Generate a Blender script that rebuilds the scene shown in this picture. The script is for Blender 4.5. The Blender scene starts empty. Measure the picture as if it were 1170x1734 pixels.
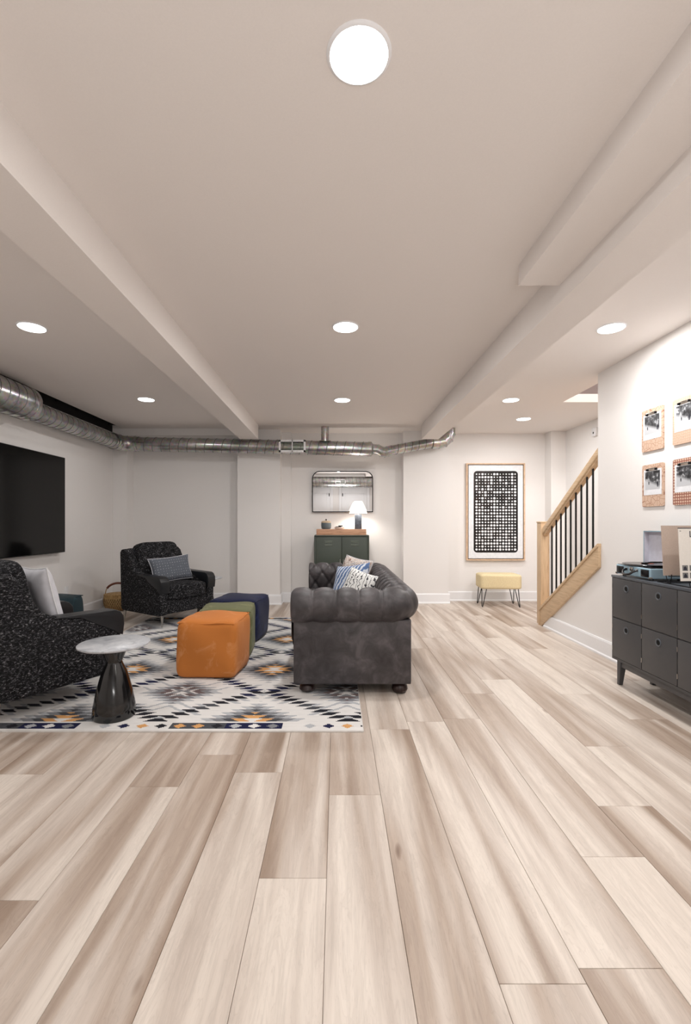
import bpy, bmesh, math, random
import numpy as np
from mathutils import Vector, Matrix
random.seed(7); np.random.seed(7)
PI = math.pi
S = bpy.context.scene
COL = S.collection
H = 1.15                                     # eye height
# ---------------- camera ----------------
cam = bpy.data.cameras.new('camera'); co = bpy.data.objects.new('camera', cam); COL.objects.link(co)
cam.sensor_fit = 'HORIZONTAL'; cam.sensor_width = 36; cam.lens = 24.0
cam.shift_x = 15/1170; cam.shift_y = 19/1170; cam.clip_start = .02
co.location = (0, 0, H); co.rotation_euler = (PI/2, 0, 0)
S.camera = co
S.view_settings.view_transform = 'Standard'; S.view_settings.look = 'None'
S.view_settings.gamma = 1; S.view_settings.use_curve_mapping = False
S.view_settings.exposure = -0.05
w = bpy.data.worlds.new('world'); S.world = w; w.use_nodes = True
w.node_tree.nodes['Background'].inputs[0].default_value = (.9, .93, 1, 1)
w.node_tree.nodes['Background'].inputs[1].default_value = .3
ZC = 2.475
LAMPS = [(.063,1.302),(.06,3.104),(.06,4.945),(-2.056,3.108),(-2.035,4.921),(1.861,3.122),(1.87,4.945),(2.37,5.84),
         (-2.05,1.3),(1.70,1.3),(.06,-.6),(-2.05,-.6),(1.70,-.6)]
LAMP_W = 15.0
LAMP_SCALE = {0:.75, 3:.55, 4:.38, 5:1.15, 6:1.1, 8:.5, 9:.9, 10:.45, 11:.4, 12:.45}
def area(name, loc, rot, size, watts, color, sy=None):
    l = bpy.data.lights.new(name, 'AREA'); l.energy = watts; l.color = color
    l.shape = 'DISK' if sy is None else 'RECTANGLE'; l.size = size
    if sy: l.size_y = sy
    o = bpy.data.objects.new(name, l); o.location = loc; o.rotation_euler = rot; COL.objects.link(o); return o
for i, (x, y) in enumerate(LAMPS):
    area('downlight_beam', (x, y, ZC-.014), (0,0,0), .15, LAMP_W*LAMP_SCALE.get(i, 1), (1,.985,.968))
area('stairwell_fill', (2.9, 2.6, 3.6), (math.radians(25),0,0), .7, 70, (1,.98,.96), .7)  # added light, brightens the face of the stair opening
area('upper_ceiling_fill', (3.4, 7.4, 3.1), (PI,0,0), .6, 22, (1,.98,.96), .6)  # extra fill aimed up at the upstairs ceiling, not a real fitting
area('ceiling_fill', (.2, -1.1, .85), (math.radians(155),0,0), .8, 30, (1,.99,.98), .8)  # unseen fill behind the camera, added to lift the dark ceiling

# ---------------- materials ----------------
def srgb(r, g, b):
    f = lambda c: ((c/255)/12.92 if c/255 <= .04045 else ((c/255+.055)/1.055)**2.4)
    return (f(r), f(g), f(b), 1)
class NT:
    def __init__(s, name):
        s.m = bpy.data.materials.new(name); s.m.use_nodes = True; s.t = s.m.node_tree
        s.b = s.t.nodes['Principled BSDF']
    def n(s, kind, **kw):
        x = s.t.nodes.new(kind)
        for k, v in kw.items(): setattr(x, k, v)
        return x
    def l(s, a, b): s.t.links.new(a, b)
    def coord(s, scale=(1,1,1), rnd=False, kind='Object', rot=(0,0,0)):
        tc = s.n('ShaderNodeTexCoord'); mp = s.n('ShaderNodeMapping'); s.l(tc.outputs[kind], mp.inputs[0])
        mp.inputs['Scale'].default_value = scale; mp.inputs['Rotation'].default_value = rot
        if rnd:
            oi = s.n('ShaderNodeObjectInfo'); mu = s.n('ShaderNodeMath', operation='MULTIPLY'); mu.inputs[1].default_value = 57
            s.l(oi.outputs['Random'], mu.inputs[0]); cb = s.n('ShaderNodeCombineXYZ')
            for k in range(3): s.l(mu.outputs[0], cb.inputs[k])
            s.l(cb.outputs[0], mp.inputs['Location'])
        return mp.outputs[0]
    def noise(s, vec, scale, detail=3, rough=.5, dist=0):
        x = s.n('ShaderNodeTexNoise'); s.l(vec, x.inputs['Vector'])
        x.inputs['Scale'].default_value = scale; x.inputs['Detail'].default_value = detail
        x.inputs['Roughness'].default_value = rough; x.inputs['Distortion'].default_value = dist
        return x.outputs['Fac']
    def ramp(s, fac, stops, interp='LINEAR'):
        x = s.n('ShaderNodeValToRGB'); x.color_ramp.interpolation = interp; e = x.color_ramp.elements
        while len(e) > 1: e.remove(e[-1])
        e[0].position = stops[0][0]; e[0].color = stops[0][1]
        for p, c in stops[1:]:
            k = e.new(p); k.color = c
        s.l(fac, x.inputs[0]); return x.outputs[0]
    def mix(s, fac, a, b, mode='MIX'):
        x = s.n('ShaderNodeMix', data_type='RGBA', blend_type=mode)
        for i, v in ((0, fac), (6, a), (7, b)):
            if hasattr(v, 'links') or hasattr(v, 'is_linked'): s.l(v, x.inputs[i])
            else: x.inputs[i].default_value = v
        return x.outputs[2]
    def color(s, c):
        if hasattr(c, 'is_linked'): s.l(c, s.b.inputs['Base Color'])
        else: s.b.inputs['Base Color'].default_value = c
    def bump(s, fac, strength, dist=.01):
        x = s.n('ShaderNodeBump'); x.inputs['Strength'].default_value = strength; x.inputs['Distance'].default_value = dist
        s.l(fac, x.inputs['Height']); s.l(x.outputs[0], s.b.inputs['Normal'])
    def done(s, rough=.5, metal=0, spec=.5, **kw):
        s.b.inputs['Roughness'].default_value = rough; s.b.inputs['Metallic'].default_value = metal
        s.b.inputs['Specular IOR Level'].default_value = spec
        for k, v in kw.items(): s.b.inputs[k].default_value = v
        return s.m
G1 = lambda v: (v, v, v, 1)
def plain(name, c, rough=.5, metal=0, spec=.5, nscale=30, var=.06, bump=0, **kw):
    t = NT(name); v = t.coord(); n = t.noise(v, nscale)
    lo = tuple(max(0, x*(1-var)) for x in c[:3])+(1,); hi = tuple(min(1, x*(1+var)) for x in c[:3])+(1,)
    t.color(t.ramp(n, [(.3, lo), (.7, hi)]))
    if bump: t.bump(n, bump, .004)
    return t.done(rough, metal, spec, **kw)
M = {}
M['paint'] = plain('wall_paint', srgb(236,233,231), .75, spec=.25, nscale=180, var=.01, bump=.05)
M['ceil'] = plain('ceiling_paint', srgb(236,230,226), .8, spec=.2, nscale=220, var=.012, bump=.06)
M['trim'] = plain('trim_paint', srgb(240,240,242), .35, nscale=60, var=.01)
M['black_metal'] = plain('black_metal', srgb(20,20,22), .4, .6)
M['void'] = plain('dark_cavity', srgb(12,11,11), .9)  # near-black colour stands in for the shade inside openings
M['white_plastic'] = plain('white_plastic', srgb(232,232,234), .4)
M['chrome'] = plain('chrome', srgb(190,188,184), .18, 1)
M['green_metal'] = plain('green_metal', srgb(66,74,66), .42, nscale=300, var=.03)
M['louver'] = plain('louver_metal', srgb(150,158,148), .35, .3)
M['glass_black'] = plain('tv_screen', srgb(9,9,9), .10, spec=.28, var=.02)
M['bun'] = plain('dark_walnut', srgb(40,24,22), .3)
M['charcoal'] = plain('charcoal_lacquer', srgb(72,72,74), .45, nscale=500, var=.08)
M['charcoal_top'] = plain('charcoal_top', srgb(84,89,96), .3, nscale=40, var=.12)
M['charcoal_dark'] = plain('charcoal_joint', srgb(30,30,31), .6)
M['blue_case'] = plain('pale_blue_vinyl', srgb(150,178,194), .55, nscale=700, var=.1, bump=.2)
M['lid_in'] = plain('lid_lining', srgb(214,214,226), .7)
M['black_vinyl'] = plain('black_vinyl', srgb(18,17,20), .22)
M['sleeve_tan'] = plain('tan_card', srgb(190,172,160), .8, nscale=200, var=.05)
M['sleeve_white'] = plain('white_card', srgb(226,220,212), .8, nscale=200, var=.03)
M['ink'] = plain('ink', srgb(35,35,48), .8)
M['ink_grey'] = plain('grey_ink', srgb(120,118,116), .8, nscale=300, var=.4)
M['art_paper'] = plain('art_paper', srgb(232,234,238), .35)
M['art_black'] = plain('art_black', srgb(14,13,16), .18)
M['leather_black'] = plain('black_leather', srgb(19,21,25), .40, nscale=260, var=.12, bump=.12)
M['marble'] = None
t = NT('marble'); v = t.coord(); n = t.noise(v, 9, 6, .65, 1.2)
t.color(t.ramp(n, [(.3, srgb(150,153,160)), (.5, srgb(190,192,196)), (.7, srgb(212,212,214))])); M['marble'] = t.done(.3)
M['enamel'] = plain('black_enamel', srgb(15,15,16), .12, spec=.7)
# galvanised duct metal
t = NT('galvanised'); v = t.coord((1,1,1)); vo = t.n('ShaderNodeTexVoronoi'); t.l(v, vo.inputs[0]); vo.inputs['Scale'].default_value = 45
n = t.noise(v, 6, 4); t.color(t.mix(.3, t.ramp(n, [(.3, srgb(150,150,150)), (.7, srgb(205,204,202))]), vo.outputs['Color'], 'SOFT_LIGHT'))
M['galv'] = t.done(.28, 1.0)
M['galv_seam'] = plain('duct_seam', srgb(120,120,120), .45, .9)
# light oak and warm woods
def wood(name, a, b, scale=(2,2,30), rough=.45, knot=None):
    t = NT(name); v = t.coord(scale, rnd=True); n = t.noise(v, 3, 5, .6, .6)
    c = t.ramp(n, [(.25, b), (.5, a), (.75, tuple(min(1, x*1.12) for x in a[:3])+(1,))])
    t.color(c); t.bump(n, .06); return t.done(rough)
M['oak_y'] = wood('oak_along', srgb(208,180,146), srgb(186,154,120), (22,2,22))
M['oak_z'] = wood('oak_upright', srgb(208,180,146), srgb(186,154,120), (22,22,2))
M['oak_x'] = wood('oak_across', srgb(208,168,126), srgb(150,104,70), (2,25,25))
M['tray_wood'] = wood('tray_wood', srgb(196,152,122), srgb(142,98,72), (2,16,22))
M['frame_oak'] = wood('frame_oak', srgb(222,190,160), srgb(200,165,132), (8,8,8))
M['ply'] = wood('plywood', srgb(212,176,150), srgb(198,160,132), (3,3,3), .6)
# plank floor
t = NT('floor_plank'); v = t.coord((1,1,1), rnd=True)
v1 = t.coord((6.2,.42,1), rnd=True); v2 = t.coord((46,2.2,1), rnd=True); v3 = t.coord((10,1.0,1), rnd=True)
band = t.noise(v1, 1.5, 2.5, .5, .35); fine = t.noise(v2, 2.2, 5, .7, .3); cath = t.noise(v3, 1.6, 4, .6, 1.6)
oi = t.n('ShaderNodeObjectInfo')
sh = t.n('ShaderNodeMapRange'); t.l(oi.outputs['Random'], sh.inputs[0]); sh.inputs[3].default_value = -.10; sh.inputs[4].default_value = .13
ad = t.n('ShaderNodeMath', operation='ADD'); t.l(band, ad.inputs[0]); t.l(sh.outputs[0], ad.inputs[1])
c = t.ramp(ad.outputs[0], [(.28, srgb(156,136,120)), (.42, srgb(182,165,151)), (.53, srgb(201,188,177)), (.66, srgb(220,209,198))])
c = t.mix(.55, c, t.ramp(fine, [(.25, G1(.72)), (.5, G1(.97)), (.8, G1(1.0))]), 'MULTIPLY')
wvn = t.n('ShaderNodeMath', operation='MULTIPLY'); t.l(cath, wvn.inputs[0]); wvn.inputs[1].default_value = 14
wvf = t.n('ShaderNodeMath', operation='FRACT'); t.l(wvn.outputs[0], wvf.inputs[0])
c = t.mix(.42, c, t.ramp(wvf.outputs[0], [(.0, G1(1)), (.35, G1(.97)), (.5, (.80,.78,.77,1)), (.62, G1(.97)), (1, G1(1))]), 'MULTIPLY')
c = t.mix(.4, c, t.ramp(cath, [(.38, G1(1)), (.50, (.80,.78,.77,1)), (.60, G1(1))]), 'MULTIPLY')
vk0 = t.coord((4.4,1.5,0), rnd=True); vn = t.n('ShaderNodeTexNoise'); t.l(vk0, vn.inputs['Vector']); vn.inputs['Scale'].default_value = 3
vad = t.n('ShaderNodeVectorMath', operation='MULTIPLY_ADD'); t.l(vn.outputs['Color'], vad.inputs[0]); vad.inputs[1].default_value = (.16,.16,0); t.l(vk0, vad.inputs[2]); vk = vad.outputs[0]; vo = t.n('ShaderNodeTexVoronoi'); t.l(vk, vo.inputs[0]); vo.inputs['Scale'].default_value = 1.0
vo.inputs['Randomness'].default_value = 1
kn = t.ramp(vo.outputs['Distance'], [(0.0, (.30,.24,.20,1)), (.02, (.50,.42,.37,1)), (.06, G1(1))])
c = t.mix(.8, c, kn, 'MULTIPLY')
t.color(c); t.bump(fine, .05, .002); M['plank'] = t.done(.42, spec=.4)
# dark tweed
t = NT('tweed'); v = t.coord((1,1,1.9)); n = t.noise(v, 62, 3, .75, .8); n2 = t.noise(v, 14, 2)
c = t.ramp(n, [(.42, srgb(12,12,14)), (.52, srgb(26,26,29)), (.60, srgb(78,78,82)), (.72, srgb(176,174,174))])
c = t.mix(.45, c, t.ramp(n2, [(.35, G1(.3)), (.65, G1(1))]), 'MULTIPLY')
t.color(c); t.bump(n, .5, .004); M['tweed'] = t.done(.9, spec=.2)
# sofa leather
t = NT('grey_suede_leather'); v = t.coord(); n = t.noise(v, 9, 5, .6, .5); n2 = t.noise(v, 120, 3)
c = t.ramp(n, [(.3, srgb(44,40,42)), (.5, srgb(62,58,60)), (.72, srgb(90,85,87))])
t.color(c); t.bump(n2, .15, .002); M['sofa'] = t.done(.48, spec=.45)
M['seam'] = plain('seam_shadow', srgb(30,27,28), .7)
def suede(name, c, hi):
    t = NT(name); v = t.coord(); n = t.noise(v, 7, 5, .65, .8); n2 = t.noise(v, 160, 2)
    t.color(t.ramp(n, [(.3, c), (.55, c), (.8, hi)])); t.bump(n2, .15, .002); return t.done(.75, spec=.25, **{'Sheen Weight': .06})
M['orange'] = suede('orange_suede', srgb(194,118,54), srgb(214,150,98))
M['green'] = suede('olive_velvet', srgb(104,106,74), srgb(150,150,112))
M['navy'] = suede('navy_velvet', srgb(20,26,58), srgb(44,54,98))
M['teal'] = suede('teal_velvet', srgb(22,44,52), srgb(52,84,92))
M['white_cloth'] = plain('white_satin', srgb(206,206,212), .55, nscale=12, var=.1, bump=.2)
M['grey_dot'] = None
t = NT('grey_dotted_cotton'); v = t.coord((1,1,0)); vo = t.n('ShaderNodeTexVoronoi'); t.l(v, vo.inputs[0])
vo.inputs['Scale'].default_value = 32; vo.inputs['Randomness'].default_value = .15
t.color(t.ramp(vo.outputs['Distance'], [(.0, srgb(205,208,214)), (.13, srgb(150,155,164)), (.17, srgb(92,97,106))])); M['grey_dot'] = t.done(.85)
def striped(name, a, b, scale, dist, rot, thr=.5):
    t = NT(name); v = t.coord((1,1,1), rot=rot); wv = t.n('ShaderNodeTexWave'); t.l(v, wv.inputs[0])
    wv.inputs['Scale'].default_value = scale; wv.inputs['Distortion'].default_value = dist; wv.inputs['Detail'].default_value = 3
    wv.inputs['Detail Scale'].default_value = 2.5
    t.color(t.ramp(wv.outputs['Fac'], [(thr-.08, a), (thr+.08, b)])); return t.done(.85, spec=.2)
M['blue_stripe'] = striped('blue_striped_cotton', srgb(92,116,158), srgb(206,212,222), 8, 3, (0,0,.4), .55)
M['white_stripe'] = striped('white_ticked_cotton', srgb(50,50,58), srgb(228,228,226), 9, 8, (0,0,-.2), .12)
t = NT('kilim_cotton'); v = t.coord((1,1,1)); n = t.noise(v, 24, 4, .6, 2.5)
t.color(t.ramp(n, [(.36, srgb(48,40,46)), (.42, srgb(150,94,72)), (.47, srgb(222,214,206)), (.56, srgb(206,196,188)), (.62, srgb(120,124,138))])); M['kilim'] = t.done(.85)
# straw, mustard
t = NT('straw'); v = t.coord((1,1,1)); n = t.noise(v, 40, 3)
t.color(t.ramp(n, [(.35, srgb(150,116,72)), (.65, srgb(192,158,108))])); t.bump(n, .3); M['straw'] = t.done(.8)
M['dark_straw'] = plain('dark_straw', srgb(52,46,30), .9)
M['red_leather'] = plain('brown_leather', srgb(104,52,34), .45)
t = NT('cream_weave'); v = t.coord((60,60,140)); n = t.noise(v, 1.5, 4, .7)
t.color(t.ramp(n, [(.3, srgb(210,190,146)), (.7, srgb(236,221,182))])); t.bump(n, .3, .003); M['cream'] = t.done(.8)
M['stone'] = plain('blue_grey_stone', srgb(74,80,90), .7, nscale=50, var=.35, bump=.3)
M['stoneware'] = plain('stoneware', srgb(92,104,110), .45)
M['lidw'] = plain('pale_wood_lid', srgb(200,178,150), .5)
t = NT('mirror_glass'); t.color(G1(.86)); M['mirror'] = t.done(.0, 1.0)
t = NT('clear_glass'); t.color(G1(.95)); M['glass'] = t.done(.03, **{'Transmission Weight': 1.0, 'IOR': 1.3})
def emis(name, c, s, base=(.9,.9,.9,1)):
    t = NT(name); t.color(base); return t.done(.5, **{'Emission Color': c, 'Emission Strength': s})
M['lens'] = emis('downlight_lens', (1,.98,.95,1), 9)
M['shade'] = emis('lamp_shade_lit', (1,.94,.84,1), 1.6)
M['shade_dark'] = plain('shade_pleat', srgb(190,180,165), .8)
t = NT('pink_timber'); v = t.coord((12,1,1)); wv = t.noise(v, 2, 3); t.color(t.ramp(wv, [(.4, srgb(196,160,156)), (.6, srgb(222,196,190))])); M['pink'] = t.done(.7)
# printed pictures: snow slope and dark trees
t = NT('snow_photo'); tc = t.n('ShaderNodeTexCoord'); sx = t.n('ShaderNodeSeparateXYZ'); t.l(tc.outputs['Object'], sx.inputs[0])
n = t.noise(t.coord((1,1,1), rnd=True), 28, 5, .7)
m1 = t.n('ShaderNodeMath', operation='MULTIPLY_ADD'); t.l(sx.outputs['Y'], m1.inputs[0]); m1.inputs[1].default_value = -.35; t.l(sx.outputs['Z'], m1.inputs[2])
mr = t.n('ShaderNodeMapRange'); t.l(m1.outputs[0], mr.inputs[0]); mr.inputs[1].default_value = .160; mr.inputs[2].default_value = .185
dark = t.ramp(n, [(.42, srgb(30,30,34)), (.56, srgb(90,92,96)), (.64, srgb(190,192,196))])
t.color(t.mix(mr.outputs[0], srgb(196,198,202), dark)); M['photo'] = t.done(.35)
def engraved(name, sc, rnd, base=srgb(208,178,156), line=srgb(166,122,98), w=.022):
    t = NT(name); v = t.coord((0,1,1)); vo = t.n('ShaderNodeTexVoronoi', feature='DISTANCE_TO_EDGE'); t.l(v, vo.inputs[0])
    vo.inputs['Scale'].default_value = sc; vo.inputs['Randomness'].default_value = rnd
    t.color(t.ramp(vo.outputs['Distance'], [(w, line), (w*1.8, base)])); return t.done(.6)
M['eng'] = [engraved('engraved_zigzag', 34, .8), engraved('engraved_lattice', 60, .45), engraved('engraved_net', 26, 1), engraved('engraved_stars', 50, .12, line=srgb(136,70,56), w=.11)]
# rug (colours come from the woven pattern, stored per face)
t = NT('rug_wool'); at = t.n('ShaderNodeAttribute'); at.attribute_name = 'weave'
n = t.noise(t.coord((3,40,1)), 2, 4, .7); n2 = t.noise(t.coord(), 300, 2)
c = t.mix(.6, at.outputs['Color'], t.ramp(n, [(.3, G1(.78)), (.55, G1(1))]), 'MULTIPLY'); t.color(c); t.bump(n2, .4, .003); M['rug'] = t.done(.95, spec=.1)

# ---------------- geometry helpers ----------------
class MB:
    def __init__(s): s.v = []; s.f = []; s.mi = []; s.c = 0
    def add(s, vs, fs, mi=0):
        o = len(s.v); s.v += [tuple(p) for p in vs]; s.f += [tuple(i+o for i in f) for f in fs]; s.mi += [mi]*len(fs); return s
    def box(s, x0, x1, y0, y1, z0, z1, mi=0, M4=None):
        vs = [(x,y,z) for x in (x0,x1) for y in (y0,y1) for z in (z0,z1)]
        if M4: vs = [tuple(M4 @ Vector(p)) for p in vs]
        return s.add(vs, [(0,1,3,2),(4,6,7,5),(0,4,5,1),(2,3,7,6),(0,2,6,4),(1,5,7,3)], mi)
    def prism(s, poly, axis, a, b, mi=0):
        n = len(poly)
        def P(p, t):
            if axis == 'x': return (t, p[0], p[1])
            if axis == 'y': return (p[0], t, p[1])
            return (p[0], p[1], t)
        vs = [P(p, a) for p in poly]+[P(p, b) for p in poly]
        fs = [tuple(range(n))[::-1], tuple(range(n, 2*n))]+[(i,(i+1)%n,n+(i+1)%n,n+i) for i in range(n)]
        return s.add(vs, fs, mi)
    def tube(s, pts, r, n=12, caps=True, mi=0):
        pts = [Vector(p) for p in pts]; rs = r if isinstance(r, (list, tuple)) else [r]*len(pts)
        vs = []; up = None
        for i, p in enumerate(pts):
            d = (pts[min(i+1, len(pts)-1)]-pts[max(i-1, 0)]).normalized()
            if up is None: up = Vector((0,0,1)) if abs(d.z) < .9 else Vector((1,0,0))
            a = d.cross(up).normalized(); b = a.cross(d).normalized(); up = b
            for k in range(n):
                t = 2*PI*k/n; vs.append(p+rs[i]*(math.cos(t)*a+math.sin(t)*b))
        fs = [(i*n+k, i*n+(k+1)%n, (i+1)*n+(k+1)%n, (i+1)*n+k) for i in range(len(pts)-1) for k in range(n)]
        if caps: fs += [tuple(range(n))[::-1], tuple(range((len(pts)-1)*n, len(pts)*n))]
        return s.add(vs, fs, mi)
    def lathe(s, prof, n=32, c=(0,0,0), mi=0):
        vs = [(c[0]+r*math.cos(2*PI*k/n), c[1]+r*math.sin(2*PI*k/n), c[2]+z) for r, z in prof for k in range(n)]
        m = len(prof)
        fs = [(i*n+k, i*n+(k+1)%n, (i+1)*n+(k+1)%n, (i+1)*n+k) for i in range(m-1) for k in range(n)]
        if prof[0][0] > 1e-5: fs.append(tuple(range(n))[::-1])
        if prof[-1][0] > 1e-5: fs.append(tuple(range((m-1)*n, m*n)))
        return s.add(vs, fs, mi)
    def build(s, name, mat, parent=None, loc=(0,0,0), rot=(0,0,0), bevel=0, seg=2, smooth=None, fixn=True):
        me = bpy.data.meshes.new(name); me.from_pydata(s.v, [], s.f)
        mats = mat if isinstance(mat, (list, tuple)) else [mat]
        for q in mats: me.materials.append(q)
        if len(mats) > 1: me.polygons.foreach_set('material_index', s.mi)
        if bevel or fixn:
            bm = bmesh.new(); bm.from_mesh(me)
            if bevel:
                bmesh.ops.remove_doubles(bm, verts=bm.verts, dist=1e-5)
                bmesh.ops.recalc_face_normals(bm, faces=bm.faces)
                es = [e for e in bm.edges if len(e.link_faces) == 2 and e.calc_face_angle(0) > math.radians(25)]
                bmesh.ops.bevel(bm, geom=es, offset=bevel, segments=seg, profile=.6, affect='EDGES', clamp_overlap=True)
            else: bmesh.ops.recalc_face_normals(bm, faces=bm.faces)
            bm.to_mesh(me); bm.free()
        if smooth is None: smooth = bool(bevel)
        if smooth:
            me.polygons.foreach_set('use_smooth', [True]*len(me.polygons))
            me.set_sharp_from_angle(angle=math.radians(42))
        o = bpy.data.objects.new(name, me); COL.objects.link(o); o.location = loc; o.rotation_euler = rot
        if parent: o.parent = parent
        return o
def tag(o, label, cat=None, group=None):
    o['label'] = label
    if cat: o['category'] = cat
    if group: o['group'] = group
    return o
def thing(name, label, cat, loc=(0,0,0), rz=0, group=None, rot=None):
    o = bpy.data.objects.new(name, None); COL.objects.link(o); o.location = loc; o.rotation_euler = rot or (0,0,rz)
    o.empty_display_size = .1
    return tag(o, label, cat, group)
def struct(o): o['kind'] = 'structure'; return o
def sbox(name, mat, *b):
    return struct(MB().box(*b).build(name, mat))
def dup(o, loc=None, rot=None, parent=None):
    c = o.copy(); COL.objects.link(c)
    if parent: c.parent = parent
    if loc is not None: c.location = loc
    if rot is not None: c.rotation_euler = rot
    for ch in list(o.children): dup(ch, parent=c)
    return c
def soft_box(name, mat, sx, sy, sz, parent=None, loc=(0,0,0), rot=(0,0,0), n=14, p=6, puff=.0, wob=.0, seed=0, crown=0):
    """cushion-like box: superellipsoid grid, bottom at z=0"""
    rs = np.random.RandomState(seed); ph = rs.rand(6)*6
    bm = bmesh.new(); bmesh.ops.create_cube(bm, size=2); bmesh.ops.subdivide_edges(bm, edges=bm.edges, cuts=n, use_grid_fill=True)
    for v in bm.verts:
        c = v.co; q = (abs(c.x)**p+abs(c.y)**p+abs(c.z)**p)**(1/p); a = c/q
        bulge = 1+puff*(1-min(1, a.z*a.z))
        x = a.x*bulge; y = a.y*bulge; z = a.z
        if crown and z > 0: z += crown*(1-a.x*a.x)*(1-a.y*a.y)
        x += wob*math.sin(3.1*y+2.3*z+ph[0]); y += wob*math.sin(2.7*x+3.3*z+ph[1]); z += wob*math.sin(3.7*x+2.9*y+ph[2])*(.5+.5*z)
        v.co = Vector((x*sx/2, y*sy/2, (z+1)*sz/2))
    me = bpy.data.meshes.new(name); bm.to_mesh(me); bm.free(); me.materials.append(mat)
    me.polygons.foreach_set('use_smooth', [True]*len(me.polygons))
    o = bpy.data.objects.new(name, me); COL.objects.link(o); o.location = loc; o.rotation_euler = rot
    if parent: o.parent = parent
    return o
def pillow(name, mat, W, Hh, T, parent=None, loc=(0,0,0), rot=(0,0,0), n=26, crease=.0, piping=None):
    """lies in local xy-plane centred at origin"""
    us = np.linspace(-1, 1, n); vs = []; fs = []
    for sgn in (1, -1):
        for v in us:
            for u in us:
                e = max(0, (1-u**4))**.55*max(0, (1-v**4))**.55
                x = u*W/2*(1-.09*(1-v*v)); y = v*Hh/2*(1-.09*(1-u*u))
                z = sgn*T/2*e*(1+crease*math.sin(7*u+3*v)*math.cos(5*v))
                vs.append((x, y, z))
    for k in range(2):
        for j in range(n-1):
            for i in range(n-1):
                a = k*n*n+j*n+i; q = (a, a+1, a+n+1, a+n); fs.append(q if k == 0 else q[::-1])
    b = MB().add(vs, fs)
    me = bpy.data.meshes.new(name); me.from_pydata(b.v, [], b.f); bm = bmesh.new(); bm.from_mesh(me)
    bmesh.ops.remove_doubles(bm, verts=bm.verts, dist=1e-4); bm.to_mesh(me); bm.free(); me.materials.append(mat)
    me.polygons.foreach_set('use_smooth', [True]*len(me.polygons))
    o = bpy.data.objects.new(name, me); COL.objects.link(o); o.location = loc; o.rotation_euler = rot
    if parent: o.parent = parent
    if piping:
        pts = []
        for a, bq in (((-1,-1),(1,-1)), ((1,-1),(1,1)), ((1,1),(-1,1)), ((-1,1),(-1,-1))):
            for k in range(8):
                u = a[0]+(bq[0]-a[0])*k/8; v = a[1]+(bq[1]-a[1])*k/8
                pts.append((u*W/2*(1-.09*(1-v*v)), v*Hh/2*(1-.09*(1-u*u)), 0))
        pts.append(pts[0]); MB().tube(pts, .004, 6, False).build('piping', piping, o, smooth=True)
    return o

# ---------------- room shell ----------------
XL = -3.13; XR = 2.32; YB0 = -2.1
fl = sbox('floor', plain('subfloor', srgb(150,134,122), .9), -3.28, 3.45, -2.25, 6.95, -.12, -.0125)
joints = {0:1.95, -1:1.4925, -2:2.126, -4:2.01, -5:1.404, -3:2.288, 2:1.15, 1:2.57, 3:2.71, 4:1.588, 5:1.873, 6:2.375, 7:3.1, 8:2.7, 9:3.6}
PW = .219; PL = 1.52
for i in range(-15, 16):
    x0 = -.0325+i*PW; x1 = x0+PW
    x0 = max(x0, XL); x1 = min(x1, 3.3)
    if x1-x0 < .02: continue
    j0 = joints.get(i, (i*.61) % PL + .3)
    y = j0 - PL*math.ceil((j0+2.1)/PL)
    while y < 6.82:
        a = max(y, YB0); b = min(y+PL, 6.86)
        if b-a > .03:
            g = .0005; cx, cy = (x0+x1)/2, (a+b)/2; hx, hy = (x1-x0)/2-g, (b-a)/2-g; cf = .0009
            vs = []
            for z, k in ((-.012, 0), (-.0012, 0), (0, cf)):
                vs += [(-hx+k, -hy+k, z), (hx-k, -hy+k, z), (hx-k, hy-k, z), (-hx+k, hy-k, z)]
            fs = [(8,9,10,11)]+[(q*4+k, q*4+(k+1) % 4, q*4+4+(k+1) % 4, q*4+4+k) for q in range(2) for k in range(4)]
            me = bpy.data.meshes.new('plank'); me.from_pydata(vs, [], fs); me.materials.append(M['plank'])
            o = bpy.data.objects.new('plank', me); COL.objects.link(o); o.location = (cx, cy, 0); o.parent = fl
        y += PL
sbox('wall_left', M['paint'], XL-.15, XL, -2.25, 6.95, -.01, 2.75)
g = MB().box(XL, -1.40, 6.65, 6.95, -.01, ZC).box(XL, -2.93, 6.44, 6.65, -.01, ZC).box(-2.93, -1.40, 6.44, 6.65, 2.38, ZC)
struct(g.build('wall_back_left', M['paint']))
sbox('wall_pillar', M['paint'], -1.40, -.80, 6.50, 6.95, -.01, ZC)
g = MB().box(-.80, -.665, 6.71, 6.95, -.01, ZC).box(-.665, .957, 6.78, 6.95, -.01, ZC)
struct(g.build('wall_niche', M['paint']))
g = MB().box(.957, 1.60, 6.60, 6.95, -.01, ZC).box(1.60, 3.086, 6.82, 6.95, -.01, ZC).box(3.086, 3.45, 6.63, 6.95, -.01, ZC)
struct(g.build('wall_back_right', M['paint']))
sbox('wall_stairwell', M['paint'], 3.30, 3.45, 1.2, 6.63, -.01, 3.7)
sbox('wall_right', M['paint'], XR, XR+.155, -2.25, 4.09, -.01, ZC)
g = MB().prism([(4.09,-.01),(5.16,-.01),(5.16,.06),(4.09,.79)], 'x', XR, XR+.155)
struct(g.build('wall_stair_side', M['paint']))
sbox('wall_stair_end', M['paint'], XR+.155, 3.45, 1.05, 1.2, -.01, 3.7)
sbox('wall_rear', M['paint'], -3.28, XR, -2.25, YB0, -.01, ZC)
g = MB().box(-2.985, XR+.155, -2.25, 6.95, ZC, ZC+.09).box(XR+.155, 3.45, 5.04, 6.95, ZC, ZC+.09)
g.box(-3.28, -2.985, -2.25, 1.2, ZC, ZC+.09).box(-3.28, -2.985, 6.42, 6.95, ZC, ZC+.09)
struct(g.build('ceiling', M['ceil']))
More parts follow.
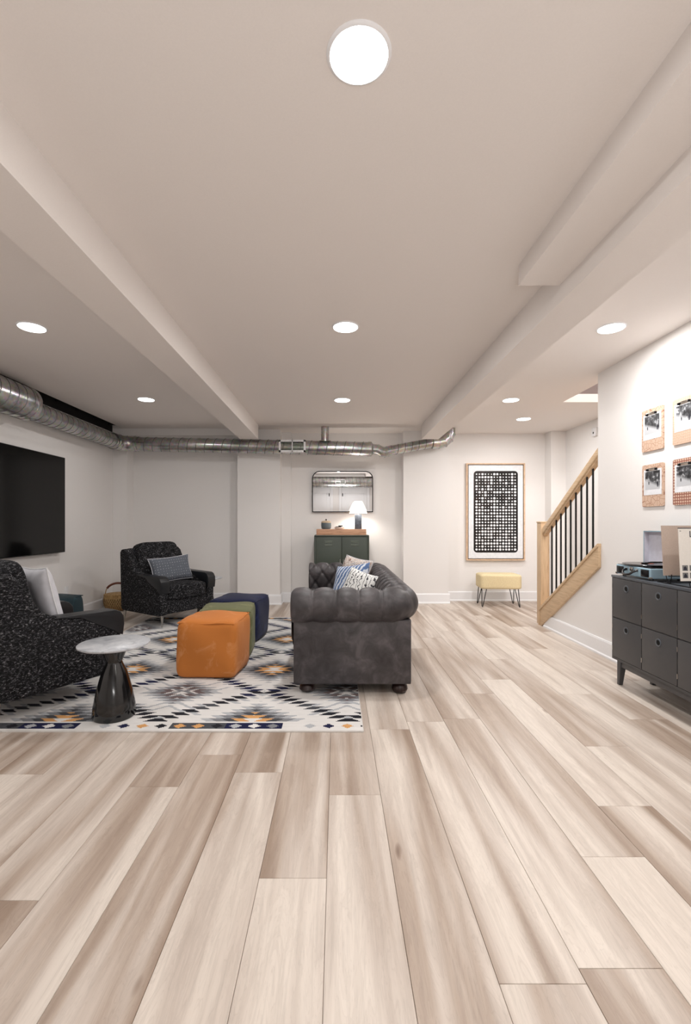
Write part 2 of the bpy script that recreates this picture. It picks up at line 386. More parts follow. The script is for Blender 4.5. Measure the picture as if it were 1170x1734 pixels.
g = MB().box(-3.13, -2.985, 1.2, 6.42, 2.68, 2.70).box(-3.13, -3.125, 1.2, 6.42, 2.42, 2.68).box(-2.99, -2.985, 1.2, 6.42, ZC+.09, 2.7)
struct(g.build('ceiling_cavity', M['void']))  # darkness of the open slot is painted on these panels
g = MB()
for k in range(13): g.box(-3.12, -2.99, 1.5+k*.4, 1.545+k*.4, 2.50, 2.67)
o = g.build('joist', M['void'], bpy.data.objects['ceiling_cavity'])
# upstairs, seen through the stair opening
g = MB().box(2.0, 5.0, 1.0, 9.6, 3.70, 3.8); struct(g.build('ceiling_upper_hall', M['pink']))
g = MB().box(2.0, 5.0, 9.5, 9.6, ZC+.09, 3.7).box(4.9, 5.0, 5.04, 9.5, ZC+.09, 3.7).box(2.0, 2.1, 5.04, 9.5, ZC+.09, 3.7)
struct(g.build('wall_upper_hall', M['paint']))
g = MB().box(2.1, 4.9, 6.95, 9.5, ZC, ZC+.09); struct(g.build('floor_upper_hall', M['oak_y']))
g = MB().box(XR, XR+.155, 1.0, 5.04, ZC+.09, 3.7); struct(g.build('wall_upper_stair', M['paint']))
# boxed beams
sbox('ceiling_beam', M['ceil'], -1.303, -1.058, YB0, 6.22, 2.284, ZC)
sbox('ceiling_beam', M['ceil'], 1.147, 1.374, YB0, 6.22, 2.284, ZC)
sbox('ceiling_soffit', M['ceil'], .936, 1.147, YB0, 2.37, 2.373, ZC)
# baseboards: board, cap bead and shoe
def base_run(name, x0, y0, x1, y1):
    d = Vector((x1-x0, y1-y0, 0)); L = d.length; d.normalize(); nrm = Vector((-d.y, d.x, 0))   # left of travel = into the room
    prof = [(0,0),(.026,0),(.026,.014),(.016,.024),(.016,.128),(.010,.143),(0,.143)]
    vs = []
    for q in (0, L):
        for o, z in prof: vs.append(Vector((x0, y0, 0))+d*q+nrm*o+Vector((0,0,z)))
    n = len(prof); fs = [tuple(range(n)), tuple(range(n, 2*n))[::-1]]+[(i,(i+1)%n,n+(i+1)%n,n+i) for i in range(n)]
    return struct(MB().add(vs, fs).build(name, M['trim']))
base_run('baseboard_left', XL, 6.44, XL, YB0)
base_run('baseboard_back', -2.93, 6.44, XL, 6.44); base_run('baseboard_back', -2.93, 6.65, -2.93, 6.44)
base_run('baseboard_back', -1.40, 6.65, -2.93, 6.65); base_run('baseboard_pillar', -.80+.02, 6.50, -1.42, 6.50)
base_run('baseboard_pillar', -.80, 6.71, -.80, 6.50); base_run('baseboard_niche', -.665, 6.71, -.80, 6.71)
base_run('baseboard_niche', .957, 6.78, -.665, 6.78); base_run('baseboard_niche', .957, 6.60, .957, 6.78)
base_run('baseboard_back', 1.62, 6.60, .94, 6.60); base_run('baseboard_back', 3.086, 6.82, 1.60, 6.82)
base_run('baseboard_right', XR, YB0, XR, 5.12)
base_run('baseboard_rear', XL, YB0, -.92, YB0); base_run('baseboard_rear', 1.12, YB0, XR, YB0); base_run('baseboard_rear', -.13, YB0, .07, YB0)
base_run('baseboard_stair', 3.3, 5.2, 3.3, 6.63); base_run('baseboard_stair', 3.30, 6.63, 3.086, 6.63)
# doors in the wall behind, seen in the mirror
for n_, (a, b) in enumerate(((-.82, -.22), (.17, 1.02))):
    g = MB().box(a, b, YB0, YB0+.03, .01, 2.03)
    d = struct(g.build('door_%d' % (n_+1), M['trim'], bevel=.003))
    g = MB()
    for z0, z1 in ((.25,.95),(1.1,1.85)):
        for (p, q, r, s) in ((a+.1, b-.1, z0, z0+.02), (a+.1, b-.1, z1-.02, z1), (a+.1, a+.12, z0, z1), (b-.12, b-.1, z0, z1)):
            g.box(p, q, YB0+.03, YB0+.036, r, s)
    g.build('door_panel', M['trim'], d)
    g = MB().box(a-.09, a-.005, YB0, YB0+.04, 0, 2.12).box(b+.005, b+.09, YB0, YB0+.04, 0, 2.12).box(a-.005, b+.005, YB0, YB0+.04, 2.035, 2.12)
    g.build('door_casing', M['trim'], d, bevel=.003)
    hx = b-.03 if n_ == 0 else a+.03
    g = MB()
    for z in (.3, 1.75): g.box(hx-.012, hx+.012, YB0+.03, YB0+.045, z, z+.1)
    g.build('hinge', M['black_metal'], d)
    kx = a+.07 if n_ == 0 else b-.07
    MB().lathe([(.001,0),(.028,.004),(.03,.02),(.012,.03),(.012,.045),(.026,.05),(.026,.07),(.001,.08)], 20).build('door_knob', M['black_metal'], d, loc=(kx, YB0+.03, .95), rot=(-PI/2,0,0), smooth=True)

# ---------------- stairs and balustrade ----------------
st = thing('staircase', 'stairs rising toward the camera behind the white knee wall', 'stairs', (2.9, 5.0, 0))
for k in range(13):
    y1 = 5.12-k*.265; z = .18*(k+1)
    a = MB().box(2.478-2.9, 3.298-2.9, y1-.265-5.0, y1-5.0, z-.18, z-.03).build('riser', M['trim'], st)
    a = MB().box(2.478-2.9, 3.298-2.9, y1-.265-5.0, y1+.025-5.0, z-.03, z).build('tread', M['oak_x'], st, bevel=.006)
top = lambda y: .183+.67*(5.2-y)
bt = thing('stair_railing', 'light oak stair railing with thin black balusters beside the knee wall', 'railing', (2.36, 5.1, 0))
ox, oy = 2.36, 5.1
L_ = lambda p: (p[0]-oy, p[1])
g = MB().prism([L_(p) for p in ((5.2,.0),(5.2,.165),(4.04,top(4.04)-.018),(4.04,.763),(5.166,.0))], 'x', 2.293-ox, 2.319-ox)
g.build('stringer_board', M['oak_y'], bt, bevel=.002)
g = MB().prism([L_(p) for p in ((5.215,.155),(5.215,.185),(4.04,top(4.04)+.012),(4.04,top(4.04)-.018))], 'x', 2.283-ox, 2.43-ox)
g.build('stringer_cap', M['oak_y'], bt, bevel=.003)
g = MB().box(2.285-ox, 2.35-ox, 5.2-oy, 5.222-oy, 0, .18); g.build('end_board', M['oak_z'], bt, bevel=.002)
g = MB().box(2.315-ox, 2.415-ox, 5.06+.165-oy, 5.06+.265-oy, 0, 1.155).box(2.31-ox, 2.42-ox, 5.22-oy, 5.33-oy, 1.155, 1.17)
g.build('newel_post', M['oak_z'], bt, bevel=.004)
hr = lambda y: 1.015+.66*(5.22-y)
g = MB().prism([L_(p) for p in ((5.24,hr(5.24)+.01),(5.24,hr(5.24)+.085),(4.092,hr(4.092)+.085),(4.092,hr(4.092)+.01))], 'x', 2.33-ox, 2.40-ox)
g.build('handrail', M['oak_y'], bt, bevel=.01, seg=3)
g = MB().prism([L_(p) for p in ((5.22,hr(5.22)-.012),(5.22,hr(5.22)+.014),(4.092,hr(4.092)+.014),(4.092,hr(4.092)-.012))], 'x', 2.342-ox, 2.388-ox)
g.build('handrail_fillet', M['oak_y'], bt)
for k in range(9):
    y = 5.05-k*.1012
    g = MB().box(2.3535-ox, 2.3665-ox, y-.0065-oy, y+.0065-oy, top(y)+.003, hr(y)); g.build('baluster', M['black_metal'], bt)
# ---------------- downlights ----------------
gname = 'recessed ceiling downlights'
pos = ['large near the top of the photo', 'on the middle bay, second from the camera', 'on the middle bay, nearest the duct', 'in the left bay, nearer the camera', 'in the left bay, nearer the duct',
       'in the right bay, above the framed clipboards', 'in the right bay, second from the camera', 'in the right bay, nearest the stair opening']
for i, (x, y) in enumerate(LAMPS):
    lab = 'round white recessed downlight '+(pos+['in the left bay beside the camera','in the right bay beside the camera','in the middle bay behind the camera','in the left bay behind the camera','in the right bay behind the camera'])[i]
    t_ = thing('ceiling_downlight', lab, 'ceiling light', (x, y, ZC), group=gname)
    MB().lathe([(.080,0),(.080,-.007),(.086,-.007),(.092,-.002),(.092,0)], 40).build('trim_ring', M['trim'], t_, smooth=True)
    MB().lathe([(.0001,-.011),(.05,-.010),(.082,-.0075)], 40).build('lens', M['lens'], t_, smooth=True)

# ---------------- ducts ----------------
def spiral_pipe(name, p0, p1, r, parent, pitch=.095, n=36):
    p0 = Vector(p0); p1 = Vector(p1); d = p1-p0; L = d.length; d.normalize()
    up = Vector((0,0,1)) if abs(d.z) < .9 else Vector((1,0,0)); a = d.cross(up).normalized(); b = a.cross(d)
    m = max(2, int(L/.02)); vs = []; fs = []
    for i in range(m+1):
        for k in range(n):
            t = 2*PI*k/n; vs.append(p0+d*(L*i/m)+r*(math.cos(t)*a+math.sin(t)*b))
    for i in range(m):
        for k in range(n): fs.append((i*n+k, i*n+(k+1)%n, (i+1)*n+(k+1)%n, (i+1)*n+k))
    g = MB().add(vs, fs); o = g.build(name, M['galv'], parent, smooth=True)
    # helical lock seam standing proud
    turns = L/pitch; q = int(turns*24); vs = []; fs = []
    for i in range(q+1):
        t = 2*PI*i/24; s_ = L*i/q
        e = math.cos(t)*a+math.sin(t)*b
        for off, rr in ((-.005, r), (-.002, r+.004), (.002, r+.004), (.005, r)):
            vs.append(p0+d*min(L, max(0, s_+off))+rr*e)
    for i in range(q):
        for k in range(3): fs.append((i*4+k, i*4+k+1, i*4+4+k+1, i*4+4+k))
    MB().add(vs, fs).build('lock_seam', M['galv_seam'], o, fixn=False)
    return o
def grille(parent, cx, y, z, w=.36, h=.16, face=-1):
    gr = MB()
    gr.box(cx-w/2, cx+w/2, y, y+.012*-face, z-h/2, z-h/2+.025).box(cx-w/2, cx+w/2, y, y+.012*-face, z+h/2-.025, z+h/2)
    gr.box(cx-w/2, cx-w/2+.025, y, y+.012*-face, z-h/2, z+h/2).box(cx+w/2-.025, cx+w/2, y, y+.012*-face, z-h/2, z+h/2).box(cx-.006, cx+.006, y, y+.012*-face, z-h/2, z+h/2)
    gr.box(cx-w/2, cx-w/2+.004, y+.012*-face, y+.07*-face, z-h/2, z+h/2).box(cx+w/2-.004, cx+w/2, y+.012*-face, y+.07*-face, z-h/2, z+h/2)
    gr.box(cx-w/2, cx+w/2, y+.012*-face, y+.07*-face, z+h/2-.004, z+h/2).box(cx-w/2, cx+w/2, y+.012*-face, y+.07*-face, z-h/2, z-h/2+.004)
    o = gr.build('vent_grille', M['white_plastic'], parent)
    o['label'] = 'white metal air grille'
    s = MB()
    for k in range(11):
        x = cx-w/2+.034+k*.0125; s.box(x, x+.003, y+.003*-face, y+.014*-face, z-h/2+.02, z+h/2-.02)
        x = cx+.018+k*.0125
    for k in range(8):
        zz = z-h/2+.03+k*.0125; s.box(cx+.006, cx+w/2-.025, y+.003*-face, y+.014*-face, zz, zz+.004)
    s.build('vane', M['louver'], o)
    s = MB().box(cx-w/2+.02, cx+w/2-.02, y+.05*-face, y+.052*-face, z-h/2+.02, z+h/2-.02); s.build('damper', M['charcoal_dark'], o)
dd = thing('ventilation_duct', 'exposed spiral metal duct along the left and back walls', 'duct', (0, 6.33, 2.2))
O = Vector((0, 6.33, 2.2))
loc = lambda x, y, z: tuple(Vector((x, y, z))-O)
YD = 6.33
spiral_pipe('pipe', loc(-2.965, YB0+.02, 2.29), loc(-2.965, 4.36, 2.29), .155, dd, .11)
g = MB().tube([loc(-2.965, 4.35, 2.29), loc(-2.965, 4.40, 2.29), loc(-2.965, 4.42, 2.29), loc(-2.97, 4.46, 2.25)], [.160, .160, .135, .099], 36)
g.build('reducer', M['galv'], dd, smooth=True)
spiral_pipe('pipe', loc(-2.975, 4.44, 2.25), loc(-2.965, YD-.24, 2.24), .094, dd, .1)
pts = [loc(-2.965, YD-.26, 2.247)]
for k in range(7):
    a_ = PI/2*k/6; pts.append(loc(-2.965+.2-.2*math.cos(a_), YD-.2+.2*math.sin(a_), 2.24))
pts.append(loc(-2.72, YD, 2.238))
# segmented elbow with raised joints
eo = MB().tube(pts, .102, 36).build('elbow', M['galv'], dd, smooth=True)
g = MB()
for k in (1, 3, 5, 7):
    p = Vector(pts[k]); q = Vector(pts[k+1 if k < 8 else 8]); d_ = (q-Vector(pts[k-1])).normalized()*.006; g.tube([p-d_, p+d_], .108, 36)
g.build('joint_ring', M['galv'], eo, smooth=True)
zx = lambda x: 2.238-(x+2.72)*.0212
spiral_pipe('pipe', loc(-2.73, YD, zx(-2.73)), loc(.44, YD, zx(.44)), .095, dd, .118)
g = MB().tube([loc(.43, YD, zx(.44)), loc(.475, YD, zx(.46)), loc(.49, YD, zx(.46)), loc(.50, YD, zx(.46))], [.1, .1, .08, .07], 36)
g.build('reducer', M['galv'], dd, smooth=True)
z0 = zx(.46)
P = [loc(.49, YD, z0), loc(.56, YD, z0-.005), loc(.615, YD+.005, z0-.035), loc(.66, YD+.012, z0-.043), loc(.70, YD+.02, z0-.03), loc(.76, YD+.025, z0-.012)]
eo = MB().tube(P, .068, 32).build('elbow', M['galv'], dd, smooth=True)
g = MB()
for k in (1, 2, 3, 4):
    p = Vector(P[k]); d_ = (Vector(P[k+1])-Vector(P[k-1])).normalized()*.005; g.tube([p-d_, p+d_], .073, 32)
g.build('joint_ring', M['galv'], eo, smooth=True)
spiral_pipe('pipe', loc(.74, YD+.023, z0-.018), loc(1.36, 6.42, 2.275), .066, dd, .1)
P = [loc(1.33, 6.418, 2.268), loc(1.42, 6.43, 2.272), loc(1.50, 6.44, 2.292), loc(1.555, 6.44, 2.34), loc(1.575, 6.44, 2.40), loc(1.578, 6.44, ZC)]
eo = MB().tube(P, .08, 32).build('elbow', M['galv'], dd, smooth=True)
g = MB()
for k in (1, 2, 3, 4):
    p = Vector(P[k]); d_ = (Vector(P[k+1])-Vector(P[k-1])).normalized()*.005; g.tube([p-d_, p+d_], .085, 32)
g.build('joint_ring', M['galv'], eo, smooth=True)
grille(dd, -.60, YD-.115-6.33, zx(-.6)-2.2, .36, .165, -1)
g = MB().tube([loc(-.16, YD, zx(-.16)+.08), loc(-.16, YD, ZC)], .052, 28).tube([loc(-.16, YD, zx(-.16)+.085), loc(-.16, YD, zx(-.16)+.095)], .085, 28)
for z in (2.36, 2.40, 2.44): g.tube([loc(-.16, YD, z), loc(-.16, YD, z+.006)], .056, 28)
g.build('riser_pipe', M['galv'], dd, smooth=True)
g = MB()
for x in (-1.9,):
    g.tube([loc(x+.0, YD, zx(x)), loc(x+.025, YD, zx(x))], .099, 36)
g.build('strap', M['galv'], dd, smooth=True)
d2 = thing('rear_duct', 'wide spiral duct over the doors, seen only in the mirror', 'duct', (0, -1.6, 2.2))
spiral_pipe('pipe', (-2.78, 0, -.0), (2.28, 0, -.0), .075+.1, d2, .12)
g = MB()
grille(d2, .12, .19, .0, .34, .16, 1)

# ---------------- television ----------------
tv = thing('television', 'large black flat television on the left wall', 'television', (XL+.003, 4.24, 1.355))
MB().box(.035, .075, -.94, .94, -.53, .53).build('casing', M['black_metal'], tv, bevel=.006)
MB().box(.0752, .0765, -.93, .93, -.52, .522).build('screen', M['glass_black'], tv)
MB().box(.0, .035, -.3, .3, -.2, .2).build('wall_bracket', M['black_metal'], tv)

# ---------------- rug ----------------
RX0, RX1, RY0, RY1 = -2.24, .145, 2.535, 5.59
RT = .008
def rug():
    cs = .0100; nx = int((RX1-RX0)/cs); ny = int((RY1-RY0)/.0062)
    xs = np.linspace(RX0, RX1, nx+1); ys = np.linspace(RY0, RY1, ny+1)
    vx, vy = np.meshgrid(xs, ys); verts = np.stack([vx.ravel(), vy.ravel(), np.full(vx.size, RT)], 1)
    idx = np.arange(nx*ny); j = idx//nx; i = idx % nx; a = j*(nx+1)+i
    faces = np.stack([a, a+1, a+nx+2, a+nx+1], 1)
    X = (xs[i]+xs[i+1])/2; Y = (ys[j]+ys[j+1])/2
    Yd = np.where(Y > (RY0+RY1)/2, RY0+RY1-Y, Y)-RY0
    row_h = .043; rw = np.floor((Y-RY0-.12)/row_h); fr = (Y-RY0-.12)/row_h-rw; Yq = RY0+.12+(rw+.5)*row_h
    xc = -1.045; per = 1.11; vy_ = 3.12; pv = .946
    # snap x in sheared cells -> stepped parallelograms pointing toward the axis
    u0 = ((X-xc)/per+.5) % 1-.5; v0 = ((Yq-vy_)/pv+.5) % 1-.5
    sgn = np.sign(u0)*np.sign(v0)
    q = 2*np.abs(u0)+2*np.abs(v0)-1.05*2*row_h/pv*(fr-.5)*np.sign(v0)
    qh = 2*np.abs(u0)+2*np.abs(v0)-2.6*row_h/pv*(np.abs(((fr*2) % 1)-.5)-.25)
    cream = np.array([.74,.72,.70]); navy = np.array([.018,.020,.060]); black = np.array([.022,.022,.028]); dk = np.array([.075,.078,.088])
    mid = np.array([.23,.235,.25]); lt = np.array([.46,.47,.49]); org = np.array([.66,.35,.14]); brn = np.array([.16,.12,.12])
    C = np.tile(cream, (len(X), 1))
    def put(m, c): C[m] = c
    rr = np.random.RandomState(3).rand(400)
    rk = rr[(rw.astype(int)) % 400]
    put((q > .80) & (q < .87) & (rk > .45), lt); put((q > 1.07) & (q < 1.15) & (rk < .5), lt)
    put((q > .62) & (q < .67) & (rk > .6), lt)
    nb = ((q > .875) & (q < 1.02))
    put(nb, black); put(nb & (rk > .35) & (np.abs(v0) < .26), navy); put(nb & (rk > .82), dk)
    for lo, hi, c in ((.40,.50,lt),(.30,.40,mid),(.20,.30,brn),(.08,.16,mid)):
        put((q >= lo) & (q < hi), c)
    qc = 2-q
    for lo, hi, c in ((.48,.58,lt),(.36,.48,mid),(.25,.36,dk),(.13,.25,org),(.0,.13,cream)):
        put((qc >= lo) & (qc < hi), c)
    # end borders
    bd = Yd < .115; put(bd, cream)
    k = np.floor((X-.06-.5*.105)/.105); cx = (k+1)*.105+.06; k = k.astype(int)
    inb = bd & (Yd > .022) & (Yd < .098)
    seg = np.isin(k % 11, (4,5,6,7)) ; seg2 = np.isin(k % 11, (1,2,3))
    put(inb & seg2, dk); put(inb & np.isin(k % 11, (4,5,6)), navy)
    dm = inb & (np.abs(X-cx)/.035+np.abs(Yd-.06)/.030 < 1)
    pal = [black, lt, cream, mid, org, cream, lt, org, navy, mid, black]
    for n_ in range(11): put(dm & (k % 11 == n_), pal[(n_*7) % 11] if n_ != 2 else org)
    me = bpy.data.meshes.new('rug'); me.vertices.add(len(verts)); me.vertices.foreach_set('co', verts.ravel())
    me.loops.add(len(faces)*4); me.loops.foreach_set('vertex_index', faces.ravel())
    me.polygons.add(len(faces)); me.polygons.foreach_set('loop_start', np.arange(len(faces))*4)
    me.update(calc_edges=True)
    ca = me.color_attributes.new('weave', 'FLOAT_COLOR', 'CORNER')
    cc = np.ones((len(faces), 4, 4)); cc[:, :, :3] = C[:, None, :]; ca.data.foreach_set('color', cc.ravel())
    me.materials.append(M['rug']); o = bpy.data.objects.new('pile', me); COL.objects.link(o); return o
rg = thing('patterned_rug', 'cream rug with navy, grey and orange stepped diamonds under the seating', 'rug', (0, 0, 0))
p = rug(); p.parent = rg; p['label'] = 'woven diamond pattern'
g = MB().box(RX0, RX1, RY0, RY1, .0005, RT-.0005).box(RX0-.004, RX0, RY0-.004, RY1+.004, .0005, RT+.0008).box(RX1, RX1+.004, RY0-.004, RY1+.004, .0005, RT+.0008).box(RX0, RX1, RY0-.004, RY0, .0005, RT+.0008).box(RX0, RX1, RY1, RY1+.004, .0005, RT+.0008)
g.build('bound_edge', plain('rug_binding', srgb(214,210,206), .9), rg)

# ---------------- chesterfield sofa ----------------
so = thing('chesterfield_sofa', 'dark grey tufted leather chesterfield sofa with rolled arms, seen end on', 'sofa', (.1, 4.125, 0))
so_o = Vector((.1, 4.125, 0))
def sofa():
    AX0 = -.305; XB = .455; YN = 3.125; YF = 5.13; R = .13
    path = []                                    # (x, y, nx, ny)
    n1 = 74
    for k in range(n1): x = AX0+(XB-R-AX0)*k/n1; path.append((x, YN, 0, -1))
    n2 = 22
    for k in range(n2):
        a = -PI/2+PI/2*k/n2; path.append((XB-R+R*math.cos(a), YN+R+R*math.sin(a), math.cos(a), math.sin(a)))
    n3 = 190
    for k in range(n3): y = YN+R+(YF-YN-2*R)*k/n3; path.append((XB, y, 1, 0))
    for k in range(n2):
        a = PI/2*k/n2; path.append((XB-R+R*math.cos(a), YF-R+R*math.sin(a), math.cos(a), math.sin(a)))
    for k in range(n1+1): x = XB-R-(XB-R-AX0)*k/n1; path.append((x, YF, 0, 1))
    path = np.array(path); seg = np.hypot(*np.diff(path[:, :2], axis=0).T); s = np.concatenate([[0], np.cumsum(seg)])
    Rr = .112; zc = .592
    prof = []                                    # (o, z, no, nz)
    for k in range(26): f = k/26; prof.append((-.100-.012*f, .30+(.592-.30)*f, -1, 0))
    for k in range(48):
        a = PI-(PI+1.15)*k/47; prof.append((Rr*math.cos(a), zc+Rr*math.sin(a), math.cos(a), math.sin(a)))
    prof.append((.028, .478, .2, -1))
    prof = np.array(prof); dt = np.hypot(*np.diff(prof[:, :2], axis=0).T); t = np.concatenate([[0], np.cumsum(dt)])
    sp = .152; half = sp/2; s00 = .118+.03
    rows = [(.09, half), (.20, 0), (.315, half), (.455, 0)]
    Sg, Tg = np.meshgrid(s, t, indexing='ij'); D = np.zeros_like(Sg)
    def near(v): return np.abs((v+half) % sp-half)
    for (ta, oa), (tb, ob) in zip(rows[:-1], rows[1:]):
        m = (Tg >= ta) & (Tg < tb); f = (Tg-ta)/(tb-ta)
        d1 = near(Sg-s00-oa-f*half); d2_ = near(Sg-s00-oa+f*half); ca = (tb-ta)/math.hypot(tb-ta, half)
        d = np.minimum(d1, d2_)*ca
        D += np.where(m, -.011*np.exp(-(d/.011)**2)+.010*(1-np.exp(-(d/.035)**2)), 0)
    m = Tg < rows[0][0]; d = near(Sg-s00-rows[0][1]); D += np.where(m, -.011*np.exp(-(d/.011)**2)+.010*(1-np.exp(-(d/.035)**2)), 0)
    m = Tg >= rows[-1][0]; d = near(Sg-s00); fade = np.exp(-(Tg-rows[-1][0])/.10)
    D += np.where(m, -(.004+.008*fade)*np.exp(-(d/(.0045+.008*fade))**2)+(.006+.006*fade)*(1-np.exp(-(d/.04)**2)), 0)
    btn = []
    for tr, orow in rows:
        r2 = near(Sg-s00-orow)**2+(Tg-tr)**2; D += -.020*np.exp(-r2/.017**2)
        k = 0
        while True:
            sv = s00+orow+k*sp; k += 1
            if sv > s[-1]-.04: break
            if sv < .04: continue
            btn.append((sv, tr))
    px, py, nx, ny = path.T; o_, z_, no, nz = prof.T
    off = o_[None, :]+D*no[None, :]; Z = z_[None, :]+D*nz[None, :]
    # soften the open ends
    e = np.minimum(s, s[-1]-s); pull = np.clip(1-e/.025, 0, 1)**2*.012
    off = off-np.sign(no[None, :]+1e-9)*pull[:, None]*np.abs(no[None, :]); Z = Z-nz[None, :]*pull[:, None]
    Xv = px[:, None]+nx[:, None]*off; Yv = py[:, None]+ny[:, None]*off
    V = np.stack([Xv-so_o.x, Yv-so_o.y, Z], -1); ns, nt = Xv.shape
    V = V.reshape(-1, 3).tolist(); F = [(i*nt+j, (i+1)*nt+j, (i+1)*nt+j+1, i*nt+j+1) for i in range(ns-1) for j in range(nt-1)]
    F += [tuple(range(nt)), tuple(range((ns-1)*nt, ns*nt))[::-1]]
    o = MB().add(V, F).build('tufted_roll', M['sofa'], so, fixn=True)
    o.data.polygons.foreach_set('use_smooth', [len(p.vertices) == 4 for p in o.data.polygons])
    bmesh_btn = bmesh.new(); bmesh.ops.create_uvsphere(bmesh_btn, u_segments=10, v_segments=6, radius=.0095)
    bme = bpy.data.meshes.new('tuft_button'); bmesh_btn.to_mesh(bme); bmesh_btn.free(); bme.materials.append(M['sofa'])
    bme.polygons.foreach_set('use_smooth', [True]*len(bme.polygons))
    for sv, tv_ in btn:
        i = int(np.argmin(abs(s-sv))); j = int(np.argmin(abs(t-tv_)))
        b = bpy.data.objects.new('tuft_button', bme); COL.objects.link(b); b.parent = o
        b.location = (Xv[i, j]-so_o.x, Yv[i, j]-so_o.y, Z[i, j])
sofa()
lx = lambda v: v-so_o.x
ly = lambda v: v-so_o.y
def sb(name, x0, x1, y0, y1, z0, z1, bev=.008):
    return MB().box(lx(x0), lx(x1), ly(y0), ly(y1), z0, z1).build(name, M['sofa'], so, bevel=bev)
sb('arm_panel', -.288, .497, 3.072, 3.20, .075, .50)
sb('arm_panel', -.288, .497, 5.055, 5.185, .075, .50)
sb('back_panel', .40, .503, 3.10, 5.15, .075, .50)
sb('seat_base', -.28, .40, 3.20, 5.055, .09, .30)
sb('front_rail', -.298, -.27, 3.20, 5.055, .085, .29)
for k in range(3):
    a = 3.235+k*.595; b_ = a+.59
    soft_box('seat_cushion', M['sofa'], .66, b_-a, .155, so, (lx(.0), ly((a+b_)/2), .295), n=10, p=8, crown=.12)
for x in (-.20, .43):
    for y in (3.14, 5.1):
        zb = RT if x < .1 and y < 5.55 else 0
        MB().lathe([(.03,zb),(.045,zb+.008),(.055,.028),(.05,.052),(.036,.066),(.036,.076)], 24, (lx(x), ly(y), 0)).build('bun_foot', M['bun'], so, smooth=True)
# vertical panel piping on near arm
# cushions on the sofa (leaning in the far back corner)
def lean(name, mat, W, Hh, T, label, loc, rx, rz, ry=0, **kw):
    """pillow standing up: local xy-plane stood upright by rx, then turned"""
    e = (Matrix.Rotation(rz, 4, 'Z') @ Matrix.Rotation(rx, 4, 'X') @ Matrix.Rotation(ry, 4, 'Z')).to_euler()
    o = pillow(name, mat, W, Hh, T, None, loc, e, **kw); tag(o, label, 'cushion'); return o
lean('throw_pillow', M['kilim'], .42, .40, .13, 'rust and cream kilim patterned cushion, furthest back on the sofa', (.175, 4.78, .605), math.radians(68), math.radians(-48), math.radians(-6), piping=M['white_cloth'])
lean('throw_pillow', M['blue_stripe'], .42, .38, .14, 'blue and white striped cushion, middle of the three on the sofa', (.13, 4.47, .575), math.radians(64), math.radians(-46), math.radians(10))
lean('throw_pillow', M['white_stripe'], .38, .34, .12, 'white cushion with short black ticks, nearest on the sofa', (.20, 4.17, .56), math.radians(62), math.radians(-40), math.radians(-12))

# ---------------- poufs ----------------
def pouf(label, mat, cx, cy, rz, s, h, seed, z=RT, tagp=False):
    t_ = thing('cube_pouf', label, 'pouf', (cx, cy, z), rz, group='square fabric poufs')
    b = soft_box('cushion_body', mat, s, s, h, t_, n=16, p=11, puff=.03, wob=.022, seed=seed, crown=.06)
    hs = s/2*.955
    pts = [(hs*sx, hs*sy) for sx, sy in ((-1,-1),(1,-1),(1,1),(-1,1),(-1,-1))]
    ring = []
    for a, c in zip(pts[:-1], pts[1:]):
        for k in range(10): ring.append((a[0]+(c[0]-a[0])*k/10, a[1]+(c[1]-a[1])*k/10, h*.955+.004*math.sin(k)))
    ring.append(ring[0]); MB().tube(ring, .004, 6, False).build('seam', mat, t_, smooth=True)
    if tagp: MB().box(-s/2*1.035-.012, -s/2*1.0, -s*.35, -s*.25, .08, .15).build('sewn_tag', M['white_plastic'], t_)['label'] = 'small white sewn tag'
pouf('orange suede cube pouf, nearest the camera on the rug', M['orange'], -.945, 3.585, math.radians(-4), .445, .425, 1, tagp=True)
pouf('olive green velvet cube pouf between the orange and navy ones', M['green'], -.965, 4.085, math.radians(6), .45, .41, 2)
pouf('navy blue velvet cube pouf behind the olive one', M['navy'], -.965, 4.615, math.radians(-7), .47, .41, 3)
pouf('dark teal velvet pouf against the left wall', M['teal'], -2.84, 4.55, math.radians(4), .46, .42, 4, z=0)

